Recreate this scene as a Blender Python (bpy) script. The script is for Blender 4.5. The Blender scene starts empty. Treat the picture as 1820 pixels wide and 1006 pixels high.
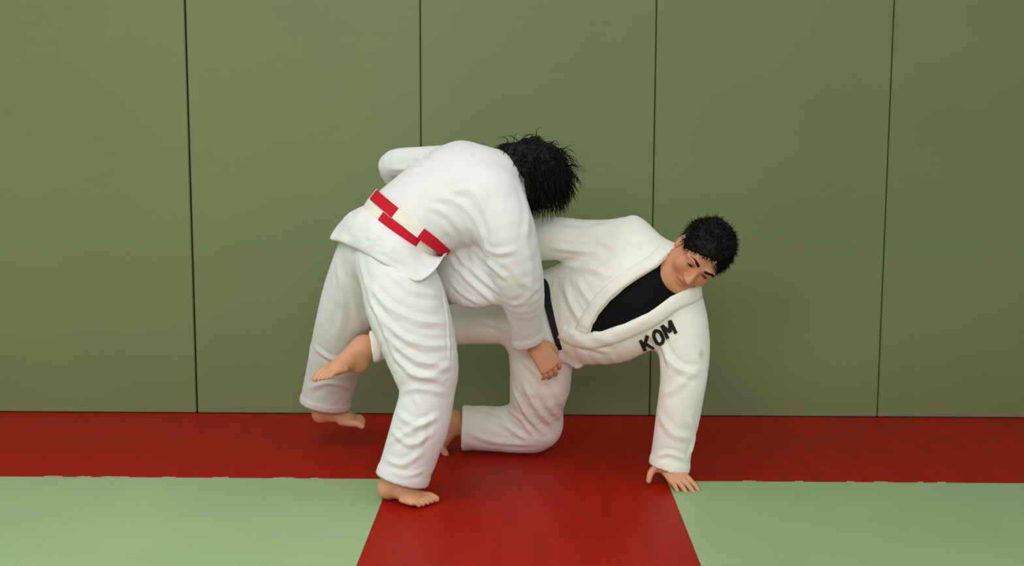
import bpy, math, random
import numpy as np
from mathutils import Vector, Matrix
from mathutils.bvhtree import BVHTree

# ------------------------------------------------------------------ camera
W, H = 1820.0, 1006.0
FPX, CAMH, CAMD, CAMX, YAW, PITCH, ROLL = 2146.97, 1.2397, 5.2136, -0.0146, -0.0128, 0.1247, 0.003
def cam_axes():
    f = np.array([math.sin(YAW), math.cos(YAW), 0.0]); r = np.array([math.cos(YAW), -math.sin(YAW), 0.0]); u = np.array([0, 0, 1.0])
    f2 = f * math.cos(PITCH) - u * math.sin(PITCH); u2 = u * math.cos(PITCH) + f * math.sin(PITCH)
    return r * math.cos(ROLL) + u2 * math.sin(ROLL), u2 * math.cos(ROLL) - r * math.sin(ROLL), f2
CR, CU, CF = cam_axes()
CC = np.array([CAMX, -CAMD, CAMH])
def ray(px, py): return CF + CR * (px - W / 2) / FPX + CU * (H / 2 - py) / FPX
def at(px, py, Y):
    d = ray(px, py); return CC + d * ((Y - CC[1]) / d[1])
def proj(P):
    q = np.asarray(P, float) - CC; z = q @ CF
    return W / 2 + FPX * (q @ CR) / z, H / 2 - FPX * (q @ CU) / z

scene = bpy.context.scene
COL = scene.collection
cd = bpy.data.cameras.new('camera'); cam = bpy.data.objects.new('camera', cd); COL.objects.link(cam)
cd.sensor_fit = 'HORIZONTAL'; cd.sensor_width = 36.0; cd.lens = FPX / W * 36.0; cd.clip_end = 60
cam.matrix_world = Matrix(((CR[0], CU[0], -CF[0], CC[0]), (CR[1], CU[1], -CF[1], CC[1]), (CR[2], CU[2], -CF[2], CC[2]), (0, 0, 0, 1)))
scene.camera = cam

# ------------------------------------------------------------------ light
world = bpy.data.worlds.new('World'); scene.world = world; world.use_nodes = True
bg = world.node_tree.nodes['Background']; bg.inputs[0].default_value = (1.0, 1.0, 0.96, 1); bg.inputs[1].default_value = 0.58
def area(name, loc, rot, sx, sy, power, col=(1.0, 0.985, 0.93)):
    l = bpy.data.lights.new(name, 'AREA'); l.shape = 'RECTANGLE'; l.size = sx; l.size_y = sy; l.energy = power; l.color = col
    o = bpy.data.objects.new(name, l); COL.objects.link(o); o.location = loc; o.rotation_euler = rot; return o
area('front_fill', (-1.7, -2.7, 3.0), (0, 0, 0), 1.6, 1.6, 44)
area('front_fill', (1.6, -3.2, 3.0), (0, 0, 0), 1.4, 1.4, 8)
area('front_fill', (-0.8, -7.4, 2.9), (math.radians(42), 0, 0), 4.0, 1.5, 150)  # added fill behind the camera, tilted in to brighten the figures' lower fronts
vs = scene.view_settings
vs.view_transform = 'Standard'; vs.look = 'None'; vs.gamma = 1.0; vs.use_curve_mapping = False; vs.exposure = -0.12

# ------------------------------------------------------------------ materials
def srgb(r, g, b):
    f = lambda c: c / 12.92 if c <= 0.04045 else ((c + 0.055) / 1.055) ** 2.4
    return (f(r / 255), f(g / 255), f(b / 255), 1)
def mat(name, col, rough=0.6, var=0.0, vscale=8.0, bump=0.0, bscale=200.0, weave=None, spec=0.5, tint=False, sheen=0.0, sss=0.0, col2=None, stretch=(1, 1, 1), wrinkle=0):
    m = bpy.data.materials.new(name); m.use_nodes = True; nt = m.node_tree; N = nt.nodes; L = nt.links
    b = N['Principled BSDF']; b.inputs['Roughness'].default_value = rough; b.inputs['Specular IOR Level'].default_value = spec
    b.inputs['Sheen Weight'].default_value = sheen
    if sss: b.inputs['Subsurface Weight'].default_value = sss; b.inputs['Subsurface Radius'].default_value = (0.010, 0.004, 0.002); b.inputs['Subsurface Scale'].default_value = 1.0
    tc = N.new('ShaderNodeTexCoord'); mp = N.new('ShaderNodeMapping'); mp.inputs['Scale'].default_value = stretch; L.new(tc.outputs['Object'], mp.inputs[0])
    out = None
    if var or col2:
        n = N.new('ShaderNodeTexNoise'); n.inputs['Scale'].default_value = vscale; n.inputs['Detail'].default_value = 4; L.new(mp.outputs[0], n.inputs['Vector'])
        rp = N.new('ShaderNodeMapRange'); rp.inputs[1].default_value = 0.3; rp.inputs[2].default_value = 0.7; L.new(n.outputs['Fac'], rp.inputs[0])
        mx = N.new('ShaderNodeMix'); mx.data_type = 'RGBA'; L.new(rp.outputs[0], mx.inputs[0])
        c2 = col2 if col2 else tuple(min(1, c * (1 + var)) for c in col[:3]) + (1,)
        c1 = col if col2 else tuple(c * (1 - var) for c in col[:3]) + (1,)
        mx.inputs[6].default_value = c1; mx.inputs[7].default_value = c2; out = mx.outputs[2]
    if tint:
        at_ = N.new('ShaderNodeAttribute'); at_.attribute_name = 'tint'
        mm = N.new('ShaderNodeMix'); mm.data_type = 'RGBA'; mm.blend_type = 'MULTIPLY'; mm.inputs[0].default_value = 1.0
        if out: L.new(out, mm.inputs[6])
        else: mm.inputs[6].default_value = col
        L.new(at_.outputs['Color'], mm.inputs[7]); out = mm.outputs[2]
    if out: L.new(out, b.inputs['Base Color'])
    else: b.inputs['Base Color'].default_value = col
    if bump:
        bp = N.new('ShaderNodeBump'); bp.inputs['Strength'].default_value = bump; bp.inputs['Distance'].default_value = 0.002
        if weave:
            w1 = N.new('ShaderNodeTexWave'); w1.wave_type = 'BANDS'; w1.bands_direction = weave[0]; w1.inputs['Scale'].default_value = weave[1]; w1.inputs['Distortion'].default_value = weave[2]
            L.new(tc.outputs['Object'], w1.inputs['Vector'])
            n2 = N.new('ShaderNodeTexNoise'); n2.inputs['Scale'].default_value = bscale; L.new(tc.outputs['Object'], n2.inputs['Vector'])
            ad = N.new('ShaderNodeMath'); ad.operation = 'ADD'; L.new(w1.outputs['Fac'], ad.inputs[0]); L.new(n2.outputs['Fac'], ad.inputs[1]); L.new(ad.outputs[0], bp.inputs['Height'])
        else:
            n2 = N.new('ShaderNodeTexNoise'); n2.inputs['Scale'].default_value = bscale; n2.inputs['Detail'].default_value = 3; L.new(mp.outputs[0], n2.inputs['Vector'])
            L.new(n2.outputs['Fac'], bp.inputs['Height'])
        if wrinkle:
            n3 = N.new('ShaderNodeTexNoise'); n3.noise_type = 'RIDGED_MULTIFRACTAL'; n3.inputs['Scale'].default_value = 9; n3.inputs['Detail'].default_value = 3; n3.inputs['Distortion'].default_value = 0.6; L.new(tc.outputs['Object'], n3.inputs['Vector'])
            b2 = N.new('ShaderNodeBump'); b2.inputs['Strength'].default_value = wrinkle; b2.inputs['Distance'].default_value = 0.010; L.new(n3.outputs['Fac'], b2.inputs['Height']); L.new(b2.outputs[0], bp.inputs['Normal'])
        L.new(bp.outputs[0], b.inputs['Normal'])
    return m
M = dict(
    wall=mat('wall_mat_vinyl', srgb(120, 134, 91), 0.55, var=0.05, vscale=1.2, bump=0.10, weave=('Z', 60, 1.0), bscale=300, spec=0.35),
    backing=mat('wall_backing', srgb(52, 54, 34), 0.8, var=0.1),
    red=mat('red_mat_vinyl', srgb(163, 22, 11), 0.42, var=0.10, vscale=3.0, bump=0.16, weave=('X', 90, 0.6), bscale=260, spec=0.08, stretch=(6, 1, 1)),
    green=mat('green_mat_vinyl', srgb(158, 187, 139), 0.45, var=0.05, vscale=2.0, bump=0.14, weave=('X', 90, 0.6), bscale=260, spec=0.35),
    fray=mat('frayed_edge', srgb(186, 172, 128), 0.9, var=0.1),
    slab=mat('subfloor', srgb(60, 52, 44), 0.9, var=0.1),
    gi_a=mat('white_cotton', srgb(229, 233, 232), 0.85, var=0.02, vscale=14, bump=0.25, bscale=420, spec=0.12, tint=True, sheen=0.08, wrinkle=0.55),
    gi_b=mat('off_white_cotton', srgb(243, 245, 236), 0.85, var=0.03, vscale=10, bump=0.25, bscale=420, spec=0.12, tint=True, sheen=0.08, wrinkle=0.5),
    belt_red=mat('red_belt_cotton', srgb(200, 24, 44), 0.75, var=0.06, vscale=60, bump=0.2, bscale=500, spec=0.2),
    belt_white=mat('cream_belt_cotton', srgb(236, 232, 214), 0.8, var=0.03, vscale=60, bump=0.2, bscale=500, spec=0.2),
    belt_dark=mat('dark_belt_cotton', srgb(24, 26, 38), 0.7, var=0.1, vscale=60, bump=0.2, bscale=500, spec=0.3),
    shirt=mat('black_jersey', srgb(20, 20, 22), 0.7, var=0.1, vscale=30, bump=0.1, bscale=600, spec=0.06),
    hair=mat('black_hair', srgb(17, 15, 14), 0.55, var=0.2, vscale=40, spec=0.2),
    print=mat('black_print', srgb(38, 36, 32), 0.8, var=0.15, vscale=80, spec=0.2),
    skin=mat('skin', srgb(216, 160, 124), 0.5, var=0.06, vscale=22, bump=0.08, bscale=300, spec=0.35, tint=True, sss=0.12),
    eye=mat('eye_white', srgb(225, 218, 210), 0.25, var=0.02), iris=mat('iris', srgb(36, 24, 18), 0.2, var=0.1),
)

# ------------------------------------------------------------------ object helpers
def link(name, me, m=None, parent=None):
    o = bpy.data.objects.new(name, me); COL.objects.link(o)
    if m is not None: me.materials.append(m)
    if parent is not None: o.parent = parent
    return o
def empty(name, loc):
    o = bpy.data.objects.new(name, None); COL.objects.link(o); o.location = loc; o.empty_display_size = 0.1; return o
def set_parent(o, root):
    o.parent = root; o.matrix_parent_inverse = Matrix.Translation(-Vector(root.location))
def pymesh(name, V, Fc, smooth=True):
    me = bpy.data.meshes.new(name); me.from_pydata([tuple(map(float, v)) for v in V], [], Fc); me.update()
    if smooth: me.polygons.foreach_set('use_smooth', [True] * len(me.polygons))
    return me
def bevel_box(name, x0, x1, y0, y1, z0, z1, bv):
    """box with a small chamfer on all edges"""
    c = np.array([(x0 + x1) / 2, (y0 + y1) / 2, (z0 + z1) / 2]); s = np.array([x1 - x0, y1 - y0, z1 - z0]) / 2
    V = []; idx = {}
    for sx in (-1, 1):
        for sy in (-1, 1):
            for sz in (-1, 1):
                for ax in range(3):
                    v = np.array([sx, sy, sz]) * (s - bv); v[ax] = (sx, sy, sz)[ax] * s[ax]
                    idx[(sx, sy, sz, ax)] = len(V); V.append(c + v)
    Fc = []
    def q(l):
        P = [V[i] for i in l]; n = np.cross(P[1] - P[0], P[2] - P[0]); 
        if np.dot(n, sum(P) / len(P) - c) < 0: l = l[::-1]
        Fc.append(l)
    for ax in range(3):
        a, b = [i for i in range(3) if i != ax]
        for s_ in (-1, 1):
            l = []
            for (p, r_) in ((-1, -1), (1, -1), (1, 1), (-1, 1)):
                k = [0, 0, 0]; k[ax] = s_; k[a] = p; k[b] = r_; l.append(idx[(*k, ax)])
            q(l)
    for ax in range(3):                       # edges along ax
        a, b = [i for i in range(3) if i != ax]
        for p in (-1, 1):
            for r_ in (-1, 1):
                k0 = [0, 0, 0]; k0[ax] = -1; k0[a] = p; k0[b] = r_; k1 = list(k0); k1[ax] = 1
                q([idx[(*k0, a)], idx[(*k1, a)], idx[(*k1, b)], idx[(*k0, b)]])
    for k in [(a, b, d) for a in (-1, 1) for b in (-1, 1) for d in (-1, 1)]:
        q([idx[(*k, 0)], idx[(*k, 1)], idx[(*k, 2)]])
    return pymesh(name, V, Fc, False)

# ------------------------------------------------------------------ the hall: wall of upright mats, floor of mats
rnd = random.Random(4)
wb = link('wall_back', bevel_box('wall_back', -5.5, 5.55, 0.045, 0.20, -0.05, 3.1, 0.002), M['backing']); wb['kind'] = 'structure'
wb['label'] = 'hall wall covered by tall olive green upright mats'
SEAMS = [-5.474, -4.474, -3.474, -2.474, -1.474, -0.474, 0.526, 1.526, 2.526, 3.526, 4.526, 5.526]
gaps = {4: .0036}
for i in range(len(SEAMS) - 1):
    gl = gaps.get(i, .0018); gr = gaps.get(i + 1, .0018)
    me = bevel_box('wall_panel', SEAMS[i] + gl, SEAMS[i + 1] - gr, 0.0, 0.042, 0.0, 2.02, 0.004)
    o = link('wall_panel', me, M['wall'], wb)
    o.rotation_euler = (0, 0, rnd.uniform(-.0012, .0012))
fl = link('floor', bevel_box('floor', -5.5, 5.55, -6.2, 0.2, -0.12, -0.041, 0.002), M['slab']); fl['kind'] = 'structure'
fl['label'] = 'floor laid with tightly fitted red and green mats'
XL, XR = -0.502, 0.490
mats = []
def floor_mat(x0, x1, y0, y1, m):
    g = 0.0002
    o = link('floor_mat', bevel_box('floor_mat', x0 + g, x1 - g, y0 + g, y1 - g, -0.04, rnd.uniform(-.0005, 0), 0.0012), M[m], fl)
    mats.append(o); return o
for x in (-4.43, -2.43, -0.43, 1.57, 3.57): floor_mat(x, x + 2.0, -1.0, 0.0, 'red')
for k in range(2): floor_mat(XL, XR, -3.0 - 2 * k, -1.0 - 2 * k, 'red')
for k in range(2):
    for j in range(4): floor_mat(-1.482 - j * 1.0 + (0.0 if j == 0 else 0), (XL if j == 0 else -1.482 - (j - 1)), -3.0 - 2 * k, -1.0 - 2 * k, 'green')
for k in range(4): 
    floor_mat(XR, XR + 2.0, -2.0 - k, -1.0 - k, 'green'); floor_mat(XR + 2.0, XR + 4.0, -2.0 - k, -1.0 - k, 'green')
# frayed tape scraps along the front edge of the red row
for (px, wd) in ((95, .07), (150, .05), (205, .10), (300, .05), (392, .06), (505, .08), (560, .03), (1332, .05), (1420, .03), (1512, .03), (1566, .05), (1636, .02), (1674, .03)):
    c = at(px, 850, -1.0); V = []; Fc = []; n = 9
    for i in range(n):
        x = c[0] + (i / (n - 1) - .5) * wd; e = rnd.uniform(.002, .0075) * (0.35 if i in (0, n - 1) else 1)
        V += [(x, -1.0 + e, .0012), (x, -1.0 - .003, .0012), (x, -1.0 + e * .8, .0002), (x, -1.0 - .003, .0002)]
    for i in range(n - 1):
        a = i * 4; b = a + 4
        Fc += [(a, a + 1, b + 1, b), (a + 2, b + 2, b + 3, a + 3), (a, b, b + 2, a + 2), (a + 1, a + 3, b + 3, b + 1)]
    Fc += [(0, 2, 3, 1), ((n - 1) * 4, (n - 1) * 4 + 1, (n - 1) * 4 + 3, (n - 1) * 4 + 2)]
    link('tape_scrap', pymesh('tape_scrap', V, Fc, False), M['fray'], fl)

# ------------------------------------------------------------------ implicit-surface toolkit
def nrm(v): v = np.asarray(v, float); return v / np.linalg.norm(v)
def smin(a, b, k):
    if k <= 0: return np.minimum(a, b)
    h = np.clip(k - np.abs(a - b), 0, None) / k
    return np.minimum(a, b) - h * h * k * 0.25
def catmull(P, n):
    P = np.asarray(P, float)
    if len(P) < 3 or n <= 1: return P
    Q = np.vstack([2 * P[0] - P[1], P, 2 * P[-1] - P[-2]]); out = []
    for i in range(1, len(Q) - 2):
        for t in np.linspace(0, 1, n, endpoint=False):
            a, b, c, d = Q[i - 1], Q[i], Q[i + 1], Q[i + 2]
            out.append(.5 * (2 * b + (c - a) * t + (2 * a - 5 * b + 4 * c - d) * t * t + (3 * b - a - 3 * c + d) * t ** 3))
    out.append(P[-1]); return np.array(out)
class Field:
    def __init__(s, lo, hi, h):
        s.h = h; s.lo = np.asarray(lo, float); s.n = np.ceil((np.asarray(hi) - s.lo) / h).astype(int) + 1
        s.a = np.full(s.n, 0.3, np.float32)
        s.ax = [(s.lo[i] + h * np.arange(s.n[i])).astype(np.float32) for i in range(3)]
    def sl(s, lo, hi):
        i0 = np.clip(np.floor((np.asarray(lo) - s.lo) / s.h).astype(int), 0, s.n); i1 = np.clip(np.ceil((np.asarray(hi) - s.lo) / s.h).astype(int) + 1, 0, s.n)
        return tuple(slice(int(a), int(b)) for a, b in zip(i0, i1))
    def xyz(s, sl):
        return s.ax[0][sl[0]][:, None, None], s.ax[1][sl[1]][None, :, None], s.ax[2][sl[2]][None, None, :]
    def tube(s, P, ab, w=(0, 0, 1), n=5, k=0.02, cut0=None, cut1=None, op='add', mg=0.035, thick=0.010, deep=0.07, fold=None, cap=None):
        """swept ellipse: P joints, ab radii (r or (a,b)), w = direction of radius a. cut = outward normal at an end -> open hollow cuff"""
        AB = np.array([(r, r) if np.isscalar(r) else r for r in ab], float)
        w = np.asarray(w, float); Wd = np.tile(w, (len(P), 1)) if w.ndim == 1 else w
        S = catmull(np.hstack([np.asarray(P, float), AB, Wd]), n); C = S[:, :3]; A = S[:, 3:5]; Wv = S[:, 5:8]
        T = np.gradient(C, axis=0); T /= np.linalg.norm(T, axis=1)[:, None]
        Wv = Wv - (Wv * T).sum(1)[:, None] * T; Wv /= np.linalg.norm(Wv, axis=1)[:, None]
        rm = A.max() + mg; sl = s.sl(C.min(0) - rm, C.max(0) + rm)
        off = np.array([x.start for x in sl]); D = np.full([x.stop - x.start for x in sl], 0.3, np.float32)
        if D.size == 0: return
        for i in range(len(C) - 1):
            r_ = max(A[i].max(), A[i + 1].max()) + mg
            q = s.sl(np.minimum(C[i], C[i + 1]) - r_, np.maximum(C[i], C[i + 1]) + r_)
            X, Y, Z = s.xyz(q); d = C[i + 1] - C[i]; L2 = d @ d
            if L2 < 1e-12: continue
            px, py, pz = X - C[i][0], Y - C[i][1], Z - C[i][2]
            t = np.clip((px * d[0] + py * d[1] + pz * d[2]) / L2, 0, 1)
            px, py, pz = px - t * d[0], py - t * d[1], pz - t * d[2]
            tn = d / math.sqrt(L2); wm = nrm((Wv[i] + Wv[i + 1]) / 2 - tn * (((Wv[i] + Wv[i + 1]) / 2) @ tn)); vm = np.cross(tn, wm)
            a = A[i][0] + t * (A[i + 1][0] - A[i][0]); b = A[i][1] + t * (A[i + 1][1] - A[i][1]); e = np.minimum(a, b); ec = e if cap is None else cap
            u = px * wm[0] + py * wm[1] + pz * wm[2]; v = px * vm[0] + py * vm[1] + pz * vm[2]; x = px * tn[0] + py * tn[1] + pz * tn[2]
            k0 = np.sqrt((u / a) ** 2 + (v / b) ** 2 + (x / ec) ** 2) + 1e-6
            k1 = np.sqrt((u / a ** 2) ** 2 + (v / b ** 2) ** 2 + (x / ec ** 2) ** 2) + 1e-6
            dd = np.where(k0 < .05, -e, k0 * (k0 - 1) / k1)
            ls = tuple(slice(z.start - o_, z.stop - o_) for z, o_ in zip(q, off))
            D[ls] = np.minimum(D[ls], dd)
        X, Y, Z = s.xyz(sl)
        for cut, c in ((cut0, C[0]), (cut1, C[-1])):
            if cut is None: continue
            nn, p0 = (nrm(cut[0]), cut[1]) if len(cut) == 2 else (nrm(cut), c)
            pl = (X - p0[0]) * nn[0] + (Y - p0[1]) * nn[1] + (Z - p0[2]) * nn[2]
            inner = np.maximum(D + thick, -(pl + deep))
            D = np.maximum(np.maximum(D, pl), -inner)
        if fold is not None: D = D + fold(X, Y, Z).astype(np.float32)
        s.mix(sl, D, k, op); return C
    def mix(s, sl, D, k, op):
        if op == 'add': s.a[sl] = smin(s.a[sl], D, k)
        else: s.a[sl] = -smin(-s.a[sl], D, k)
    def ell(s, c, ax, r, k=0.01, op='add', mg=0.03):
        c = np.asarray(c, float); R = max(r) + mg; sl = s.sl(c - R, c + R); X, Y, Z = s.xyz(sl)
        px, py, pz = X - c[0], Y - c[1], Z - c[2]; k0 = 0; k1 = 0
        for a, q in zip(ax, r):
            u = px * a[0] + py * a[1] + pz * a[2]; k0 = k0 + (u / q) ** 2; k1 = k1 + (u / q ** 2) ** 2
        k0 = np.sqrt(k0) + 1e-6; k1 = np.sqrt(k1) + 1e-6
        s.mix(sl, np.where(k0 < .05, -min(r), k0 * (k0 - 1) / k1).astype(np.float32), k, op)
    def mesh(s, smooth=3):
        a = s.a; h = s.h; sg = a < 0
        n = np.array(a.shape) - 1
        cnt = np.zeros(n, np.int8)
        for i in (0, 1):
            for j in (0, 1):
                for k in (0, 1): cnt += sg[i:i + n[0], j:j + n[1], k:k + n[2]]
        act = np.argwhere((cnt > 0) & (cnt < 8)); lut = np.full(n, -1, np.int32); lut[tuple(act.T)] = np.arange(len(act))
        del cnt
        acc = np.zeros((len(act), 3)); num = np.zeros(len(act))
        cor = [(i, j, k) for i in (0, 1) for j in (0, 1) for k in (0, 1)]
        val = {c: a[act[:, 0] + c[0], act[:, 1] + c[1], act[:, 2] + c[2]].astype(float) for c in cor}
        for c in cor:
            for ax in range(3):
                if c[ax]: continue
                e = list(c); e[ax] = 1; va, vb = val[c], val[tuple(e)]; m = (va < 0) != (vb < 0)
                t = np.where(m, va / np.where(m, va - vb, 1), 0)
                p = np.tile(np.array(c, float), (len(act), 1)); p[:, ax] = t
                acc[m] += p[m]; num[m] += 1
        V = s.lo + h * (act + acc / num[:, None])
        quads = []
        for ax in range(3):
            b, c = (ax + 1) % 3, (ax + 2) % 3
            i0 = [slice(None)] * 3; i1 = [slice(None)] * 3; i0[ax] = slice(0, -1); i1[ax] = slice(1, None)
            A0, A1 = sg[tuple(i0)], sg[tuple(i1)]; e = np.argwhere(A0 != A1)
            e = e[(e[:, b] > 0) & (e[:, c] > 0) & (e[:, b] < n[b]) & (e[:, c] < n[c])]
            fl_ = A0[tuple(e.T)]; ids = []
            for (db, dc) in ((-1, -1), (0, -1), (0, 0), (-1, 0)):
                q = e.copy(); q[:, b] += db; q[:, c] += dc; ids.append(lut[tuple(q.T)])
            Q = np.stack(ids, 1); Q[~fl_] = Q[~fl_][:, ::-1]; quads.append(Q)
        Q = np.vstack(quads)
        E = np.vstack([Q[:, [0, 1]], Q[:, [1, 2]], Q[:, [2, 3]], Q[:, [3, 0]]])
        deg = np.bincount(E.ravel(), minlength=len(V)).astype(float)
        for it in range(smooth):
            for lam in (.55, -.57):
                A_ = np.zeros_like(V)
                for ax in range(3):
                    A_[:, ax] = np.bincount(E[:, 0], V[E[:, 1], ax], len(V)) + np.bincount(E[:, 1], V[E[:, 0], ax], len(V))
                V = V + lam * (A_ / deg[:, None] - V)
        return V, Q
def normals(V, Q):
    n = np.cross(V[Q[:, 2]] - V[Q[:, 0]], V[Q[:, 3]] - V[Q[:, 1]]); N = np.zeros_like(V)
    for ax in range(3):
        N[:, ax] = sum(np.bincount(Q[:, j], n[:, ax], len(V)) for j in range(4))
    return N / (np.linalg.norm(N, axis=1)[:, None] + 1e-12)
def vnoise(P, seed=0):
    """smooth value noise, vectorised"""
    P = np.asarray(P, float); i = np.floor(P).astype(np.int64); f = P - i; f = f * f * (3 - 2 * f); out = 0
    for a in (0, 1):
        for b in (0, 1):
            for c in (0, 1):
                hsh = ((i[:, 0] + a) * 73856093) ^ ((i[:, 1] + b) * 19349663) ^ ((i[:, 2] + c) * 83492791) ^ (seed * 2654435761)
                hsh = (hsh ^ (hsh >> 13)) * 1274126177 & 0x7fffffff; hsh = (hsh ^ (hsh >> 15)) & 0xffff
                out = out + (hsh / 32768.0 - 1) * (f[:, 0] if a else 1 - f[:, 0]) * (f[:, 1] if b else 1 - f[:, 1]) * (f[:, 2] if c else 1 - f[:, 2])
    return out
def bvh_of(V, Q): return BVHTree.FromPolygons([tuple(v) for v in V.tolist()], Q.tolist())
def hit(bvh, px, py):
    r = bvh.ray_cast(Vector(CC), Vector(ray(px, py)).normalized()); return None if r[0] is None else (np.array(r[0]), np.array(r[1]))
def folds(V, Q, strokes, noise=(0.003, 9.0, (1, 1, 1)), seed=0, hems=()):
    """cloth relief: raised ridges along drawn strokes (px polyline, half-width m, height m) and loose random wrinkles"""
    bv = bvh_of(V, Q); Nn = normals(V, Q); D = np.zeros(len(V))
    for pts, wd, amp in strokes:
        P = []
        C = catmull(np.array(pts, float), 6)
        for (x, y) in C:
            r = hit(bv, x, y)
            if r is not None: P.append(r[0])
        if len(P) < 2: continue
        P = np.array(P); lo, hi = P.min(0) - 3 * wd, P.max(0) + 3 * wd
        m = np.where(((V > lo) & (V < hi)).all(1))[0]; best = np.full(len(m), 9.0); tt = np.zeros(len(m))
        for i in range(len(P) - 1):
            d = P[i + 1] - P[i]; L2 = d @ d
            if L2 > .0036 or L2 < 1e-10: continue
            t = np.clip(((V[m] - P[i]) @ d) / L2, 0, 1); e = np.linalg.norm(V[m] - P[i] - t[:, None] * d, axis=1)
            b = e < best; tt[b] = (i + t[b]) / (len(P) - 1); best = np.minimum(best, e)
        env = np.clip(np.minimum(tt, 1 - tt) * 5 + .25, 0, 1)
        D[m] += .72 * amp * env * (np.exp(-(np.abs(best) / (wd * .85)) ** 1.35) - .45 * np.exp(-((best - 1.9 * wd) / (wd * .8)) ** 2))
    for c, n_, wd in hems:                      # doubled hem: a slightly proud band along a cut edge, with a stitched groove
        pl = -((V - c) @ nrm(n_)); near = np.linalg.norm(V - c, axis=1) < .17
        D += near * (.0030 / (1 + np.exp((pl - wd) / .0015)) * (pl > -.004) - .0012 * np.exp(-((pl - wd * .9) / .003) ** 2))
    a, fr, st = noise
    if a:
        P = V * fr * np.array(st) + 50; warp = np.stack([vnoise(P * .7 + 9, seed + 5), vnoise(P * .7 + 31, seed + 6), vnoise(P * .7 + 77, seed + 7)], 1)
        D += a * (.6 - 1.6 * np.abs(vnoise(P + .8 * warp, seed))) + a * .4 * vnoise(P * 2.3 + warp, seed + 1)
    return V + Nn * D[:, None]
def solid(name, V, Q, m, parent, tint=None):
    me = bpy.data.meshes.new(name); me.vertices.add(len(V)); me.vertices.foreach_set('co', V.astype(np.float32).ravel())
    me.loops.add(Q.size); me.loops.foreach_set('vertex_index', Q.astype(np.int32).ravel())
    me.polygons.add(len(Q)); me.polygons.foreach_set('loop_start', np.arange(0, Q.size, 4, dtype=np.int32))
    me.update(calc_edges=True); me.polygons.foreach_set('use_smooth', np.ones(len(Q), bool)); me.validate()
    if m.node_tree.nodes.get('Attribute'):
        at_ = me.color_attributes.new('tint', 'FLOAT_COLOR', 'POINT'); c = np.ones((len(V), 4), np.float32)
        if tint is not None: c[:, :3] = tint
        at_.data.foreach_set('color', c.ravel())
    o = link(name, me, m); set_parent(o, parent); return o

# ------------------------------------------------------------------ anatomy
def head(F, c, fwd, up, S=1.0, neck=None):
    up = nrm(up); fwd = nrm(np.asarray(fwd) - up * (np.asarray(fwd) @ up)); rt = np.cross(fwd, up); ax = (rt, fwd, up); c = np.asarray(c, float)
    L = lambda x, y, z: c + S * (rt * x + fwd * y + up * z)
    F.ell(L(0, -.012, .035), ax, [S * v for v in (.076, .094, .084)], 0)
    F.ell(L(0, .022, -.03), ax, [S * v for v in (.064, .066, .082)], .03 * S)
    F.tube([L(-.048, .005, -.055), L(-.03, .055, -.095), L(0, .068, -.102), L(.03, .055, -.095), L(.048, .005, -.055)], [S * v for v in (.020, .020, .021, .020, .020)], up, 4, .03 * S)
    for sx in (-1, 1):
        F.ell(L(sx * .031, .096, .004), ax, [S * v for v in (.019, .018, .013)], .014 * S, 'sub')
        F.ell(L(sx * .031, .072, .004), ax, [S * v for v in (.016, .0135, .0125)], .004 * S)
        F.tube([L(sx * .012, .083, .022), L(sx * .030, .083, .026), L(sx * .052, .066, .018)], [S * v for v in (.009, .010, .008)], up, 3, .012 * S)
        F.ell(L(sx * .042, .058, -.030), ax, [S * v for v in (.022, .022, .020)], .02 * S)
        F.ell(L(sx * .077, -.006, -.004), ax, [S * v for v in (.010, .019, .032)], .008 * S)
        F.ell(L(sx * .084, .0, .0), ax, [S * v for v in (.007, .010, .017)], .006 * S, 'sub')
        F.ell(L(sx * .012, .094, -.034), ax, [S * v for v in (.009, .011, .008)], .008 * S)
    F.tube([L(0, .082, .016), L(0, .094, -.008), L(0, .108, -.030)], [S * v for v in (.008, .009, .012)], rt, 3, .012 * S)
    F.tube([L(-.025, .074, -.062), L(-.010, .085, -.058), L(.010, .085, -.058), L(.025, .074, -.062)], [S * v for v in (.004, .007, .007, .004)], up, 3, .006 * S)
    F.tube([L(-.023, .074, -.066), L(0, .086, -.072), L(.023, .074, -.066)], [S * v for v in (.004, .008, .004)], up, 3, .005 * S)
    F.tube([L(-.026, .081, -.065), L(0, .094, -.0645), L(.026, .081, -.065)], [S * v for v in (.002, .003, .002)], up, 3, .004 * S, op='sub')
    return L, ax
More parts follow.
